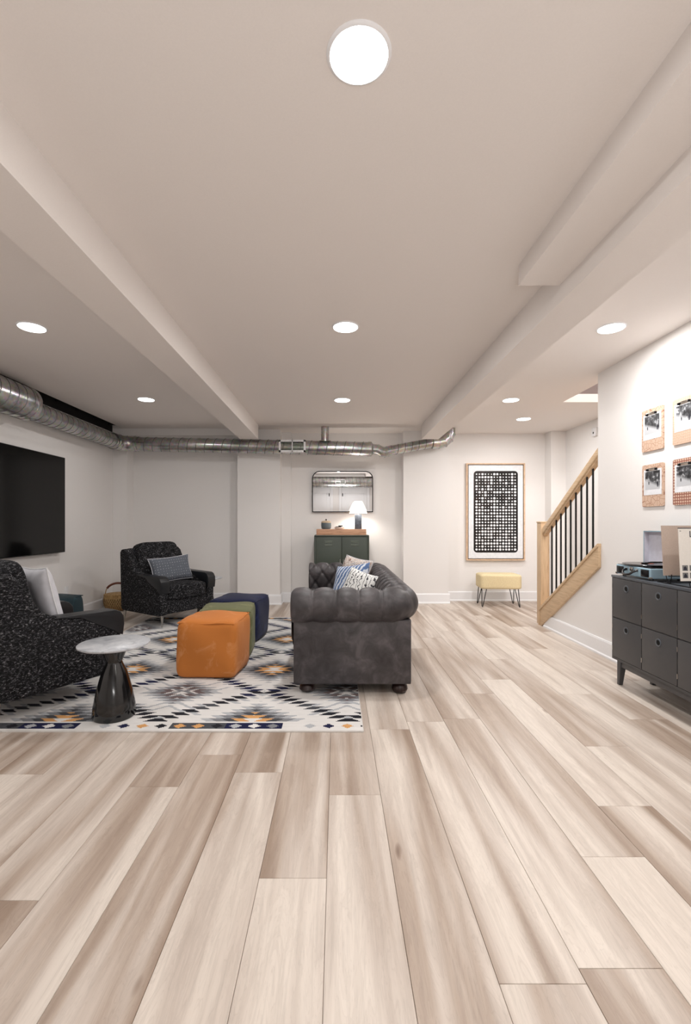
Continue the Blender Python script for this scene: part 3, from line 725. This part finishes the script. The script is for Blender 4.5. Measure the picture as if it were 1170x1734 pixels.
# ---------------- armchairs ----------------
def armchair(label, loc, rz):
    t_ = thing('armchair', label, 'armchair', loc, rz, group='black tweed armchairs with leather arms')
    W = .37
    MB().box(-W+.05, W-.05, -.355, .34, .14, .30).build('seat_base', M['tweed'], t_, bevel=.02, seg=3)
    soft_box('seat_cushion', M['tweed'], .545, .60, .17, t_, (0, -.085, .285), n=12, p=9, crown=.12, puff=.0)
    # outer sides: fabric panel sweeping up into the back
    side = [(-.375,.145),(-.375,.40),(-.31,.43),(-.22,.49),(-.12,.535),(.0,.555),(.12,.60),(.19,.70),(.25,.81),(.30,.845),(.375,.835),(.40,.80),(.375,.145),(.33,.13),(-.33,.13)]
    for s in (-1, 1):
        a, b = (W-.10, W) if s > 0 else (-W, -W+.10)
        MB().prism(side, 'x', a, b).build('side_panel', M['tweed'], t_, bevel=.02, seg=3)
        arm = [(-.385,.375),(-.395,.45),(-.39,.505),(-.365,.54),(-.33,.555),(-.1,.562),(.05,.567),(.07,.56),(-.10,.537),(-.215,.470),(-.305,.425),(-.36,.385)]
        a, b = (W-.105, W+.006) if s > 0 else (-W-.006, -W+.105)
        MB().prism(arm, 'x', a, b).build('armrest', M['leather_black'], t_, bevel=.016, seg=3)['label'] = 'smooth black leather armrest'
    back = [(.20,.30),(.24,.82),(.27,.85),(.36,.845),(.40,.81),(.37,.14),(.22,.14)]
    MB().prism(back, 'x', -W+.06, W-.06).build('backrest', M['tweed'], t_, bevel=.022, seg=3)
    soft_box('back_cushion', M['tweed'], .54, .17, .50, t_, (0, .155, .42), rot=(math.radians(-13), 0, 0), n=12, p=7, puff=.03)
    for x, y in ((-.30,-.31),(.30,-.31),(-.33,.345),(.33,.345)):
        MB().tube([(x*1.04, y*1.04, .0), (x, y, .145)], [.008, .018], 14).build('leg', M['chrome'], t_, smooth=True)
    return t_
armchair('black tweed armchair with black leather arms near the left frame edge, seen from behind', (-1.995, 3.05, RT), math.radians(148))
armchair('black tweed armchair with black leather arms in the far left corner, facing right', (-2.0, 5.47, RT), math.radians(56))
def on_chair(cpos, crz, lx_, ly_, z):
    c, s = math.cos(crz), math.sin(crz); return (cpos[0]+lx_*c-ly_*s, cpos[1]+lx_*s+ly_*c, z)
c2 = math.radians(56); c1 = math.radians(148)
o = lean('lumbar_pillow', M['grey_dot'], .52, .30, .11, 'slate grey oblong cushion with tiny white dots on the far armchair', on_chair((-2.0,5.47), c2, .02, -.03, .61), math.radians(72), c2+math.radians(-8), math.radians(4), piping=M['white_cloth'])
o = lean('throw_pillow', M['white_cloth'], .40, .42, .13, 'silvery white satin cushion on the near left armchair', on_chair((-1.99,3.05), c1, -.02, -.01, .665), math.radians(76), c1, math.radians(0), crease=.06, piping=M['white_plastic'])

# ---------------- pedestal tables ----------------
def side_table(label, loc, h=.435):
    t_ = thing('pedestal_table', label, 'side table', loc, 0, group='round marble topped pedestal tables')
    MB().lathe([(.115,0),(.121,.01),(.117,.06),(.098,.16),(.070,.265),(.046,.315),(.043,.325),(.052,.345),(.078,h-.02),(.082,h-.016)], 40).build('pedestal', M['enamel'], t_, smooth=True)
    MB().lathe([(.0001,h-.016),(.19,h-.016),(.199,h-.010),(.199,h-.003),(.195,h),(.0001,h)], 56).build('table_top', M['marble'], t_, smooth=True)
    return t_
side_table('round marble topped table with glossy black pedestal, in front of the near armchair', (-1.32, 2.735, RT))
side_table('round pale marble topped table behind the far armchair', (-1.68, 5.95, 0), .45)
g = MB().lathe([(.026,0),(.030,.002),(.034,.07),(.032,.07),(.028,.008),(.0001,.006)], 24)
tag(g.build('glass_tumbler', M['glass'], loc=(-1.62, 5.90, .4505), smooth=True), 'small clear glass on the table behind the far armchair', 'glass')

# ---------------- basket ----------------
bk = thing('woven_basket', 'round straw basket with brown leather handle in the left corner', 'basket', (-2.905, 6.12, 0))
prof = [(.0001,.002),(.10,.0),(.145,.02),(.172,.08),(.178,.14),(.168,.205),(.164,.215),(.158,.212),(.166,.15),(.16,.08),(.13,.03),(.0001,.02)]
MB().lathe(prof, 40).build('bowl', M['straw'], bk, smooth=True)
g = MB(); r0 = [(.02,.146),(.045,.158),(.07,.168),(.095,.175),(.12,.178),(.145,.178),(.17,.174)]
for z, r in r0[0:6]:
    for k in range(40):
        a = 2*PI*(k+.5*(z*40 % 2 > 1))/40; ca, sa = math.cos(a), math.sin(a)
        vs = [((r+.0045)*math.cos(a+da)*1.0, (r+.0045)*math.sin(a+da), z+dz) for da, dz in ((-.016,0),(.03,.004),(.045,.022),(.0,.018))]
        g.add(vs, [(0,1,2,3)])
g.build('dark_weave', M['dark_straw'], bk)['kind'] = 'stuff'
pts = []
for k in range(25):
    a = PI*k/24; pts.append((.150*math.cos(a), 0, .20+.155*math.sin(a)**.75))
ho = MB().tube(pts, [.006+.008*max(0, math.sin(PI*k/24)-.45) for k in range(25)], 10).build('handle', M['straw'], bk, rot=(0,0,math.radians(20)), smooth=True)
MB().tube(pts[6:21], .014, 12).build('leather_wrap', M['red_leather'], ho, smooth=True)
g = MB().lathe([(.158,.195),(.170,.197),(.172,.214),(.158,.218)], 40); g.build('rim', M['straw'], bk, smooth=True)

# ---------------- green locker cabinet and its things ----------------
cb = thing('locker_cabinet', 'dark green metal two door cabinet behind the sofa', 'cabinet', (.07, 6.56, 0))
W2, DP = .378, .19
MB().box(-W2, W2, -DP, DP, .12, .14).box(-W2, W2, -DP, DP, .965, .985).box(-W2, -W2+.02, -DP, DP, .14, .965).box(W2-.02, W2, -DP, DP, .14, .965).box(-W2, W2, DP-.01, DP, .14, .965).box(-W2, W2, -DP+.02, DP-.01, .55, .56).build('body', M['green_metal'], cb, bevel=.003)
for s in (-1, 1):
    a, b = (-W2+.023, -.002) if s < 0 else (.002, W2-.023)
    d = MB().box(a, b, -DP-.002, -DP+.018, .143, .960).build('door', M['green_metal'], cb, bevel=.003)
    cx = (a+b)/2
    for z in (.905, .888, .862, .845):
        MB().prism([(-DP-.002, z), (-DP-.011, z-.004), (-DP-.002, z-.010)], 'x', cx-.052, cx+.052).build('louver', M['louver'], d)
    hx = -.022 if s < 0 else .022
    MB().tube([(hx, -DP-.002, .56), (hx, -DP-.02, .565), (hx, -DP-.02, .655), (hx, -DP-.002, .66)], .004, 8).build('handle', M['chrome'], d, smooth=True)
for x in (-W2+.03, W2-.03):
    for y in (-DP+.03, DP-.03): MB().box(x-.012, x+.012, y-.012, y+.012, 0, .12).build('leg', M['green_metal'], cb)
tr = thing('wooden_box', 'low reddish wooden box lying along the top of the green cabinet', 'box', (.065, 6.52, .985))
MB().box(-.33, .33, -.13, .13, .070, .0815).build('box_top', M['tray_wood'], tr)
MB().box(-.345, .345, -.145, -.13, 0, .082).build('side_board', M['tray_wood'], tr, bevel=.003)
MB().box(-.345, .345, .13, .145, 0, .082).build('side_board', M['tray_wood'], tr, bevel=.003)
for s in (-1, 1): MB().box(.345*s-.015*(s > 0), .345*s+.015*(s < 0), -.13, .13, 0, .082).build('end_board', M['tray_wood'], tr, bevel=.003)
lp = thing('table_lamp', 'small lit table lamp with pleated white shade on the wooden box', 'lamp', (.305, 6.52, 1.068))
MB().box(-.048, .048, -.048, .048, 0, .205).build('lamp_base', M['stone'], lp, bevel=.006)
MB().tube([(0,0,.205),(0,0,.26)], .008, 12).build('lamp_neck', M['chrome'], lp, smooth=True)
n = 64; vs = []; fs = []
for i, (r, z) in enumerate(((.125,.225),(.118,.26),(.085,.33),(.055,.392))):
    for k in range(n): rr = r*(1+(.025 if k % 2 else -.025)); vs.append((rr*math.cos(2*PI*k/n), rr*math.sin(2*PI*k/n), z))
for i in range(3):
    for k in range(n): fs.append((i*n+k, i*n+(k+1)%n, (i+1)*n+(k+1)%n, (i+1)*n+k))
MB().add(vs, fs).build('lamp_shade', M['shade'], lp)
g = MB()
for k in range(40):
    a = 2*PI*k/40; g.tube([(.1255*math.cos(a), .1255*math.sin(a), .230), (.119*math.cos(a), .119*math.sin(a), .262)], .0022, 4)
g.build('pleat_stitching', M['shade_dark'], lp)
pl = bpy.data.lights.new('lamp_bulb', 'POINT'); pl.energy = 8; pl.color = (1,.93,.84); pl.shadow_soft_size = .03
po = bpy.data.objects.new('lamp_bulb', pl); COL.objects.link(po); po.location = (.305, 6.52, 1.365)
pt = thing('lidded_pot', 'grey and cream lidded pot at the left end of the wooden box', 'pot', (-.148, 6.50, 1.068))
MB().lathe([(.055,0),(.066,.012),(.071,.05),(.070,.085),(.066,.088),(.0001,.088)], 36).build('bowl', M['stoneware'], pt, smooth=True)
MB().lathe([(.071,.088),(.070,.10),(.05,.115),(.0001,.118)], 36).build('lid', M['lidw'], pt, smooth=True)
MB().lathe([(.004,.115),(.006,.125),(.012,.130),(.012,.138),(.0001,.144)], 16).build('knob', M['bun'], pt, smooth=True)
ds = thing('candle_dish', 'low white dish with a black matchbox, on the middle of the wooden box', 'dish', (.04, 6.50, 1.068))
MB().lathe([(.05,0),(.062,.004),(.075,.026),(.071,.026),(.058,.009),(.0001,.009)], 36).build('dish', M['white_plastic'], ds, smooth=True)
MB().box(-.055, .025, -.02, .025, .0235, .036).box(-.015, .045, -.03, .02, .036, .050).build('matchbox', M['black_metal'], ds, bevel=.002)

# ---------------- mirror ----------------
mr_ = thing('wall_mirror', 'black framed mirror with rounded top corners above the cabinet', 'mirror', (.087, 6.755, 1.312), rot=(math.radians(1.0), 0, 0))
def mir(hw, h, r, z0=0, n=10):
    p = [(-hw, z0), (hw, z0)]
    for k in range(n+1): a = PI/2*k/n; p.append((hw-r+r*math.cos(a), h-r+r*math.sin(a)))
    for k in range(n+1): a = PI/2+PI/2*k/n; p.append((-hw+r+r*math.cos(a), h-r+r*math.sin(a)))
    return p
out = mir(.445, .60, .11); inn = mir(.434, .589, .10, .011); n = len(out)
vs = [(x, -.02, z) for x, z in out]+[(x, -.02, z) for x, z in inn]+[(x, .008, z) for x, z in out]+[(x, -.004, z) for x, z in inn]
fs = []
for i in range(n):
    j = (i+1) % n; fs += [(i, j, n+j, n+i), (i, 2*n+i, 2*n+j, j), (n+i, n+j, 3*n+j, 3*n+i)]
fs.append(tuple(range(2*n, 3*n)))
MB().add(vs, fs).build('frame', M['black_metal'], mr_)
MB().prism(mir(.4335, .5885, .10, .0115), 'y', -.006, .004).build('mirror_glass', M['mirror'], mr_)

# ---------------- artwork ----------------
ar = thing('framed_artwork', 'tall oak framed print of white dots on black', 'artwork', (2.34, 6.815, 1.318))
aw, ah = .43, .715
g = MB().box(-aw, -aw+.018, -.045, 0, -ah, ah).box(aw-.018, aw, -.045, 0, -ah, ah).box(-aw+.018, aw-.018, -.045, 0, -ah, -ah+.018).box(-aw+.018, aw-.018, -.045, 0, ah-.018, ah)
g.build('frame', M['frame_oak'], ar)
MB().box(-aw+.018, aw-.018, -.02, -.002, -ah+.018, ah-.018).build('shadow_gap', M['art_black'], ar)
MB().box(-aw+.030, aw-.030, -.040, -.02, -ah+.030, ah-.030).build('paper', M['art_paper'], ar)
def rrect(hw, hh, r, n=6, wob=0):
    p = []
    for cx, cz, a0 in ((hw-r, -hh+r, -PI/2), (hw-r, hh-r, 0), (-hw+r, hh-r, PI/2), (-hw+r, -hh+r, PI)):
        for k in range(n+1): a = a0+PI/2*k/n; p.append((cx+r*math.cos(a), cz+r*math.sin(a)))
    return p
MB().prism(rrect(.325, .60, .05), 'y', -.0412, -.040).build('printed_field', M['art_black'], ar)
g = MB(); rd = random.Random(5)
for j in range(26):
    for i in range(14):
        cx = -.283+i*.0436; cz = .553-j*.0443; big = rd.random() < (.35 if j < 11 else .5)
        r = (.0145+.003*rd.random()) if big else (.0075+.004*rd.random()+(.003 if j > 11 else 0)); rx = r*(1+.12*rd.random())
        vs = [(cx+rx*math.cos(2*PI*k/10), -.0418, cz+r*math.sin(2*PI*k/10)) for k in range(10)]
        g.add(vs, [tuple(range(10))])
o = g.build('printed_dots', M['art_paper'], ar); o['kind'] = 'stuff'

# ---------------- footstool ----------------
fs_ = thing('hairpin_footstool', 'cream upholstered footstool on black hairpin legs beneath the artwork', 'stool', (2.25, 6.42, 0), math.radians(-4))
soft_box('seat', M['cream'], .55, .34, .20, fs_, (0, 0, .25), n=12, p=12, crown=.03)
for sx in (-1, 1):
    for sy in (-1, 1):
        x, y = .225*sx, .13*sy
        MB().tube([(x-.035*sx, y+.0, .255), (x+.016*sx, y+.012*sy, .02), (x+.024*sx, y+.02*sy, .005), (x+.028*sx, y+.008*sy, .02), (x+.02*sx, y-.035*sy, .255)], .0055, 8).build('hairpin_leg', M['black_metal'], fs_, smooth=True)

# ---------------- sideboard ----------------
sd = thing('cube_sideboard', 'charcoal sideboard with round finger pulls against the right wall', 'sideboard', (2.14, 2.68, 0))
X0, X1, YA, YB = -.155, .15, -.64, .64
g = MB().box(X0, X1, YA, YB, .18, .196).box(X0, X1, YA, YA+.016, .196, .764).box(X0, X1, YB-.016, YB, .196, .764).box(X1-.008, X1, YA, YB, .196, .764).box(X0+.004, X1-.008, YA+.016, YB-.016, .472, .486)
for k in (1, 2, 3): g.box(X0+.004, X1-.008, YA+k*.32-.007, YA+k*.32+.007, .196, .764)
g.build('carcass', M['charcoal'], sd)
MB().box(X0-.004, X1, YA-.004, YB+.004, .764, .78).build('top', M['charcoal_top'], sd, bevel=.002)
for k in range(4):
    for r in range(2):
        y0 = YA+.012+k*.3145+.0035; y1 = y0+.3075; z0, z1 = ((.199, .4755) if r == 0 else (.4825, .761))
        d = MB().box(X0-.003, X0+.013, y0, y1, z0, z1).build('door', M['charcoal'], sd, bevel=.0015)
        cy, cz = (y0+y1)/2, z1-.062
        MB().lathe([(.014,0),(.019,.004),(.025,.003),(.0255,0)], 28).build('pull_ring', M['charcoal_top'], d, loc=(X0-.003, cy, cz), rot=(0,-PI/2,0), smooth=True)
        MB().lathe([(.0001,.0008),(.0165,.0012)], 24).build('finger_hole', M['void'], d, loc=(X0-.0032, cy, cz), rot=(0,-PI/2,0))  # flat disc, the hole's inner shade is put into its colour
        for zz in (z0+.045, z1-.075): MB().box(X0-.005, X0-.002, y1-.001, y1+.004, zz, zz+.03).build('hinge', M['chrome'], d)
MB().box(X0+.02, X0+.045, YA+.05, YB-.05, .135, .18).box(X1-.045, X1-.02, YA+.05, YB-.05, .135, .18).build('rail', M['charcoal'], sd, bevel=.002)
for y in (YA+.06, YB-.06):
    for x in (X0+.035, X1-.035):
        s = 1 if y > 0 else -1; tx = 1 if x > 0 else -1
        a, b = .022, .013
        vs = [(x+dx*a, y+dy*a, .18) for dx, dy in ((-1,-1),(1,-1),(1,1),(-1,1))]+[(x+dx*b, y+.025*s+dy*b, 0) for dx, dy in ((-1,-1),(1,-1),(1,1),(-1,1))]
        MB().add(vs, [(0,1,2,3),(7,6,5,4)]+[(i,(i+1)%4,4+(i+1)%4,4+i) for i in range(4)]).build('leg', M['charcoal'], sd, bevel=.002)
# ---------------- record player ----------------
rp = thing('record_player', 'pale blue suitcase record player with open lid on the sideboard', 'record player', (2.13, 3.125, .78))
MB().box(-.125, .125, -.18, .18, .012, .078).build('case', M['blue_case'], rp, bevel=.008, seg=3)
MB().box(-.118, .118, -.173, .173, .078, .081).build('deck', M['black_vinyl'], rp)
MB().lathe([(.0001,.083),(.05,.083),(.146,.083),(.148,.085),(.146,.087),(.0001,.087)], 56, (-.0, .035, .006)).build('vinyl_record', M['black_vinyl'], rp, smooth=True)
MB().lathe([(.0001,.0935),(.04,.0935),(.04,.0945),(.0001,.0945)], 30, (0, .035, 0)).build('record_label', plain('rust_label', srgb(150,80,56), .6), rp)
MB().tube([(.075,-.15,.083),(.075,-.15,.115),(.06,-.14,.117),(-.03,-.045,.108),(-.05,-.02,.100)], .006, 10).box(-.066, -.04, -.03, -.004, .094, .104).lathe([(.02,.083),(.02,.11),(.012,.114),(.0001,.114)], 18, (.075,-.15,0)).build('tonearm', M['black_vinyl'], rp, smooth=True)
for y in (-.13, .13):
    f = MB().box(-.129, -.124, y-.038, y+.038, .020, .068).build('speaker_grille', M['black_vinyl'], rp, bevel=.002)
g = MB().tube([(-.128,-.055,.055),(-.155,-.052,.045),(-.168,-.035,.028),(-.170,0,.022),(-.168,.035,.028),(-.155,.052,.045),(-.128,.055,.055)], .0075, 10)
g.build('handle', M['black_vinyl'], rp, smooth=True)
g = MB().box(-.132, -.124, -.018, .018, .045, .072).box(-.137, -.130, -.009, .009, .052, .066)
for y in (-.055, .055): g.box(-.131, -.124, y-.01, y+.01, .046, .064)
g.build('clasp', M['chrome'], rp, bevel=.001)
g = MB()
for y in (-.175, .175):
    for x in (-.12, .12): g.box(x-.009, x+.009, y-.009 if y < 0 else y-.009, y+.009, .010, .024)
g.build('corner_guard', M['chrome'], rp, bevel=.003)
g = MB()
for y in (-.14, .14):
    for x in (-.09, .09): g.lathe([(.012,0),(.012,.013)], 14, (x, y, 0))
g.build('foot', M['black_vinyl'], rp)
ld = MB().box(.108, .114, -.18, .18, .08, .315).box(.07, .108, -.18, -.174, .08, .315).box(.07, .108, .174, .18, .08, .315).box(.07, .108, -.174, .174, .309, .315).build('lid', M['blue_case'], rp, bevel=.0015)
MB().box(.1065, .108, -.173, .173, .082, .308).box(.072, .1065, .1728, .174, .082, .308).box(.072, .1065, -.174, -.1728, .082, .308).box(.072, .1065, -.173, .173, .3078, .309).build('lid_lining', M['lid_in'], ld)
def text(body, size, loc, rot, mat, parent, name='printed_text', align='LEFT', ext=.0003):
    cu = bpy.data.curves.new(name, 'FONT'); cu.body = body; cu.size = size; cu.extrude = ext; cu.align_x = align
    o = bpy.data.objects.new(name, cu); COL.objects.link(o)
    dg = bpy.context.evaluated_depsgraph_get(); me = bpy.data.meshes.new_from_object(o.evaluated_get(dg)); bpy.data.objects.remove(o)
    me.materials.clear(); me.materials.append(mat); o = bpy.data.objects.new(name, me); COL.objects.link(o)
    o.location = loc; o.rotation_euler = rot; o.parent = parent; return o
text('V', .034, (.1062, .032, .205), (PI/2, 0, -PI/2), M['ink'], ld)
# ---------------- record sleeves on a wire stand ----------------
ws = thing('wire_record_stand', 'thin black wire stand under the album sleeves', 'record stand', (2.12, 2.74, .78))
g = MB()
for x in (-.10, .10):
    g.tube([(x,-.16,.003),(x,.16,.003)], .003, 8)
    for y in (-.13, .05):
        g.tube([(x,y,.003),(x,y-.012,.045),(x,y-.012,.06)], .0025, 8); g.tube([(x,y+.02,.003),(x,y+.035,.05),(x,y+.06,.15)], .0025, 8)
for y in (-.16, .16, .10): g.tube([(-.10,y,.003),(.10,y,.003)], .003, 8)
g.build('wire_frame', M['black_metal'], ws, smooth=True)
g = MB().box(-.10, .10, -.125, -.112, .036, .040).box(-.10, .10, .055, .068, .046, .050); g.build('ledge', M['black_metal'], ws)
a1 = thing('album_sleeve', 'tan album sleeve with small text, behind the white one', 'album sleeve', (2.147, 2.808, .831), rot=(math.radians(-4),0,0))
MB().box(-.155, .155, -.002, .002, 0, .305).build('card', M['sleeve_tan'], a1)
g = MB(); rd = random.Random(2)
for k, z in enumerate((.232,.226,.216,.206)): g.box(-.055+.012*(k % 3), .03+.02*(k % 2), -.0024, -.002, z, z+.0022)
g.build('printed_lines', M['ink_grey'], a1)
a2 = thing('album_sleeve', 'white album sleeve with rows of small grey photos and script title', 'album sleeve', (2.113, 2.622, .8205), rot=(math.radians(-4),0,0))
MB().box(-.155, .155, -.002, .002, 0, .30).build('card', M['sleeve_white'], a2)
MB().box(-.155, .155, -.003, .003, .2995, .304).build('top_edge', M['ink'], a2)
for r in range(2):
    for k in range(7):
        x = -.143+k*.041; z = .072-r*.042-.014
        f = MB().box(x, x+.032, -.0026, -.002, z, z+.032).build('small_photo', M['ink_grey'], a2)
        MB().prism([(x+.006, z+.004), (x+.026, z+.004), (x+.024, z+.018), (x+.016, z+.027), (x+.009, z+.02)], 'y', -.0030, -.0026).build('portrait', M['ink'], f)
for k, z in enumerate((.225,.205)): MB().box(-.08, .10, -.0026, -.002, z, z+.0018).build('printed_line', M['ink_grey'], a2)
MB().box(-.148, -.140, -.0026, -.002, .284, .287).build('printed_line', M['ink'], a2)
text('La', .052, (-.096, -.0028, .250), (PI/2, 0, 0), M['ink'], a2)

# ---------------- clipboards ----------------
def clipboard(label, y0, z0, mat, seed):
    t_ = thing('clipboard', label, 'clipboard', (XR-.001, y0, z0), group='plywood clipboards with snowy photos')
    w, h = .228, .31
    p = rrect(w/2, h/2, .012, 4); p = [(a, b+h/2) for a, b in p]
    MB().prism(p, 'x', -.010, 0).build('board', mat, t_)
    MB().box(-.0112, -.0102, -.095, .095, .085, .272).build('photo_print', M['art_paper'], t_)
    pic = MB().box(-.0118, -.0112, -.078, .078, .125, .258).build('picture', M['photo'], t_)
    g = MB(); rd = random.Random(seed)
    for k in range(2):
        cy = (-.05, .04)[k]+rd.uniform(-.012, .012); cz = .135+.02*k+rd.uniform(0, .01); s = 1-.35*k
        g.box(-.0123, -.0118, cy-.006*s, cy-.001*s, cz, cz+.014*s).box(-.0123, -.0118, cy+.001*s, cy+.006*s, cz, cz+.014*s)
        g.box(-.0123, -.0118, cy-.007*s, cy+.007*s, cz+.013*s, cz+.030*s).box(-.0123, -.0118, cy-.003*s, cy+.003*s, cz+.030*s, cz+.037*s)
    g.build('printed_figure', M['ink'], pic)
    g = MB().prism([(-.011,.283),(-.022,.280),(-.022,.274),(-.012,.262)], 'y', -.048, .048)
    c = g.build('clip', M['chrome'], t_, bevel=.001)
    MB().box(-.026, -.011, -.052, -.042, .262, .276).box(-.026, -.011, .042, .052, .262, .276).build('clip_corner', M['black_metal'], c, bevel=.001)
clipboard('plywood clipboard with zigzag engraving, left column, upper row', 3.372, 1.682, M['eng'][0], 1)
clipboard('plywood clipboard with dense lattice engraving, right column, upper row', 3.053, 1.682, M['eng'][1], 2)
clipboard('plywood clipboard with net of lines, left column, lower row', 3.367, 1.273, M['eng'][2], 3)
clipboard('plywood clipboard with dark red star pattern, right column, lower row', 3.05, 1.273, M['eng'][3], 4)

# ---------------- outlets and the small wall sensor ----------------
def outlet(label, loc, rz):
    t_ = thing('wall_outlet', label, 'outlet', loc, rz)
    MB().box(-.036, .036, -.006, 0, -.058, .058).build('cover_plate', M['white_plastic'], t_, bevel=.003)
    for z in (-.022, .022):
        MB().box(-.016, .016, -.008, -.006, z-.014, z+.014).build('socket', M['trim'], t_)
outlet('white wall outlet low on the left wall by the teal pouf', (XL, 5.33, .36), PI/2)
outlet('white wall outlet low on the wall right of the footstool', (2.66, 6.82, .36), 0)
ws = thing('wall_sensor', 'small white sensor box high on the stairwell wall', 'sensor', (3.3, 5.86, 2.31))
MB().box(-.035, 0, -.05, .05, -.055, .055).build('casing', M['white_plastic'], ws, bevel=.012, seg=3)
MB().lathe([(.0001,.006),(.012,.003),(.014,0)], 16).build('sensor_lens', M['charcoal_dark'], ws, loc=(-.035,0,-.01), rot=(0,-PI/2,0), smooth=True)
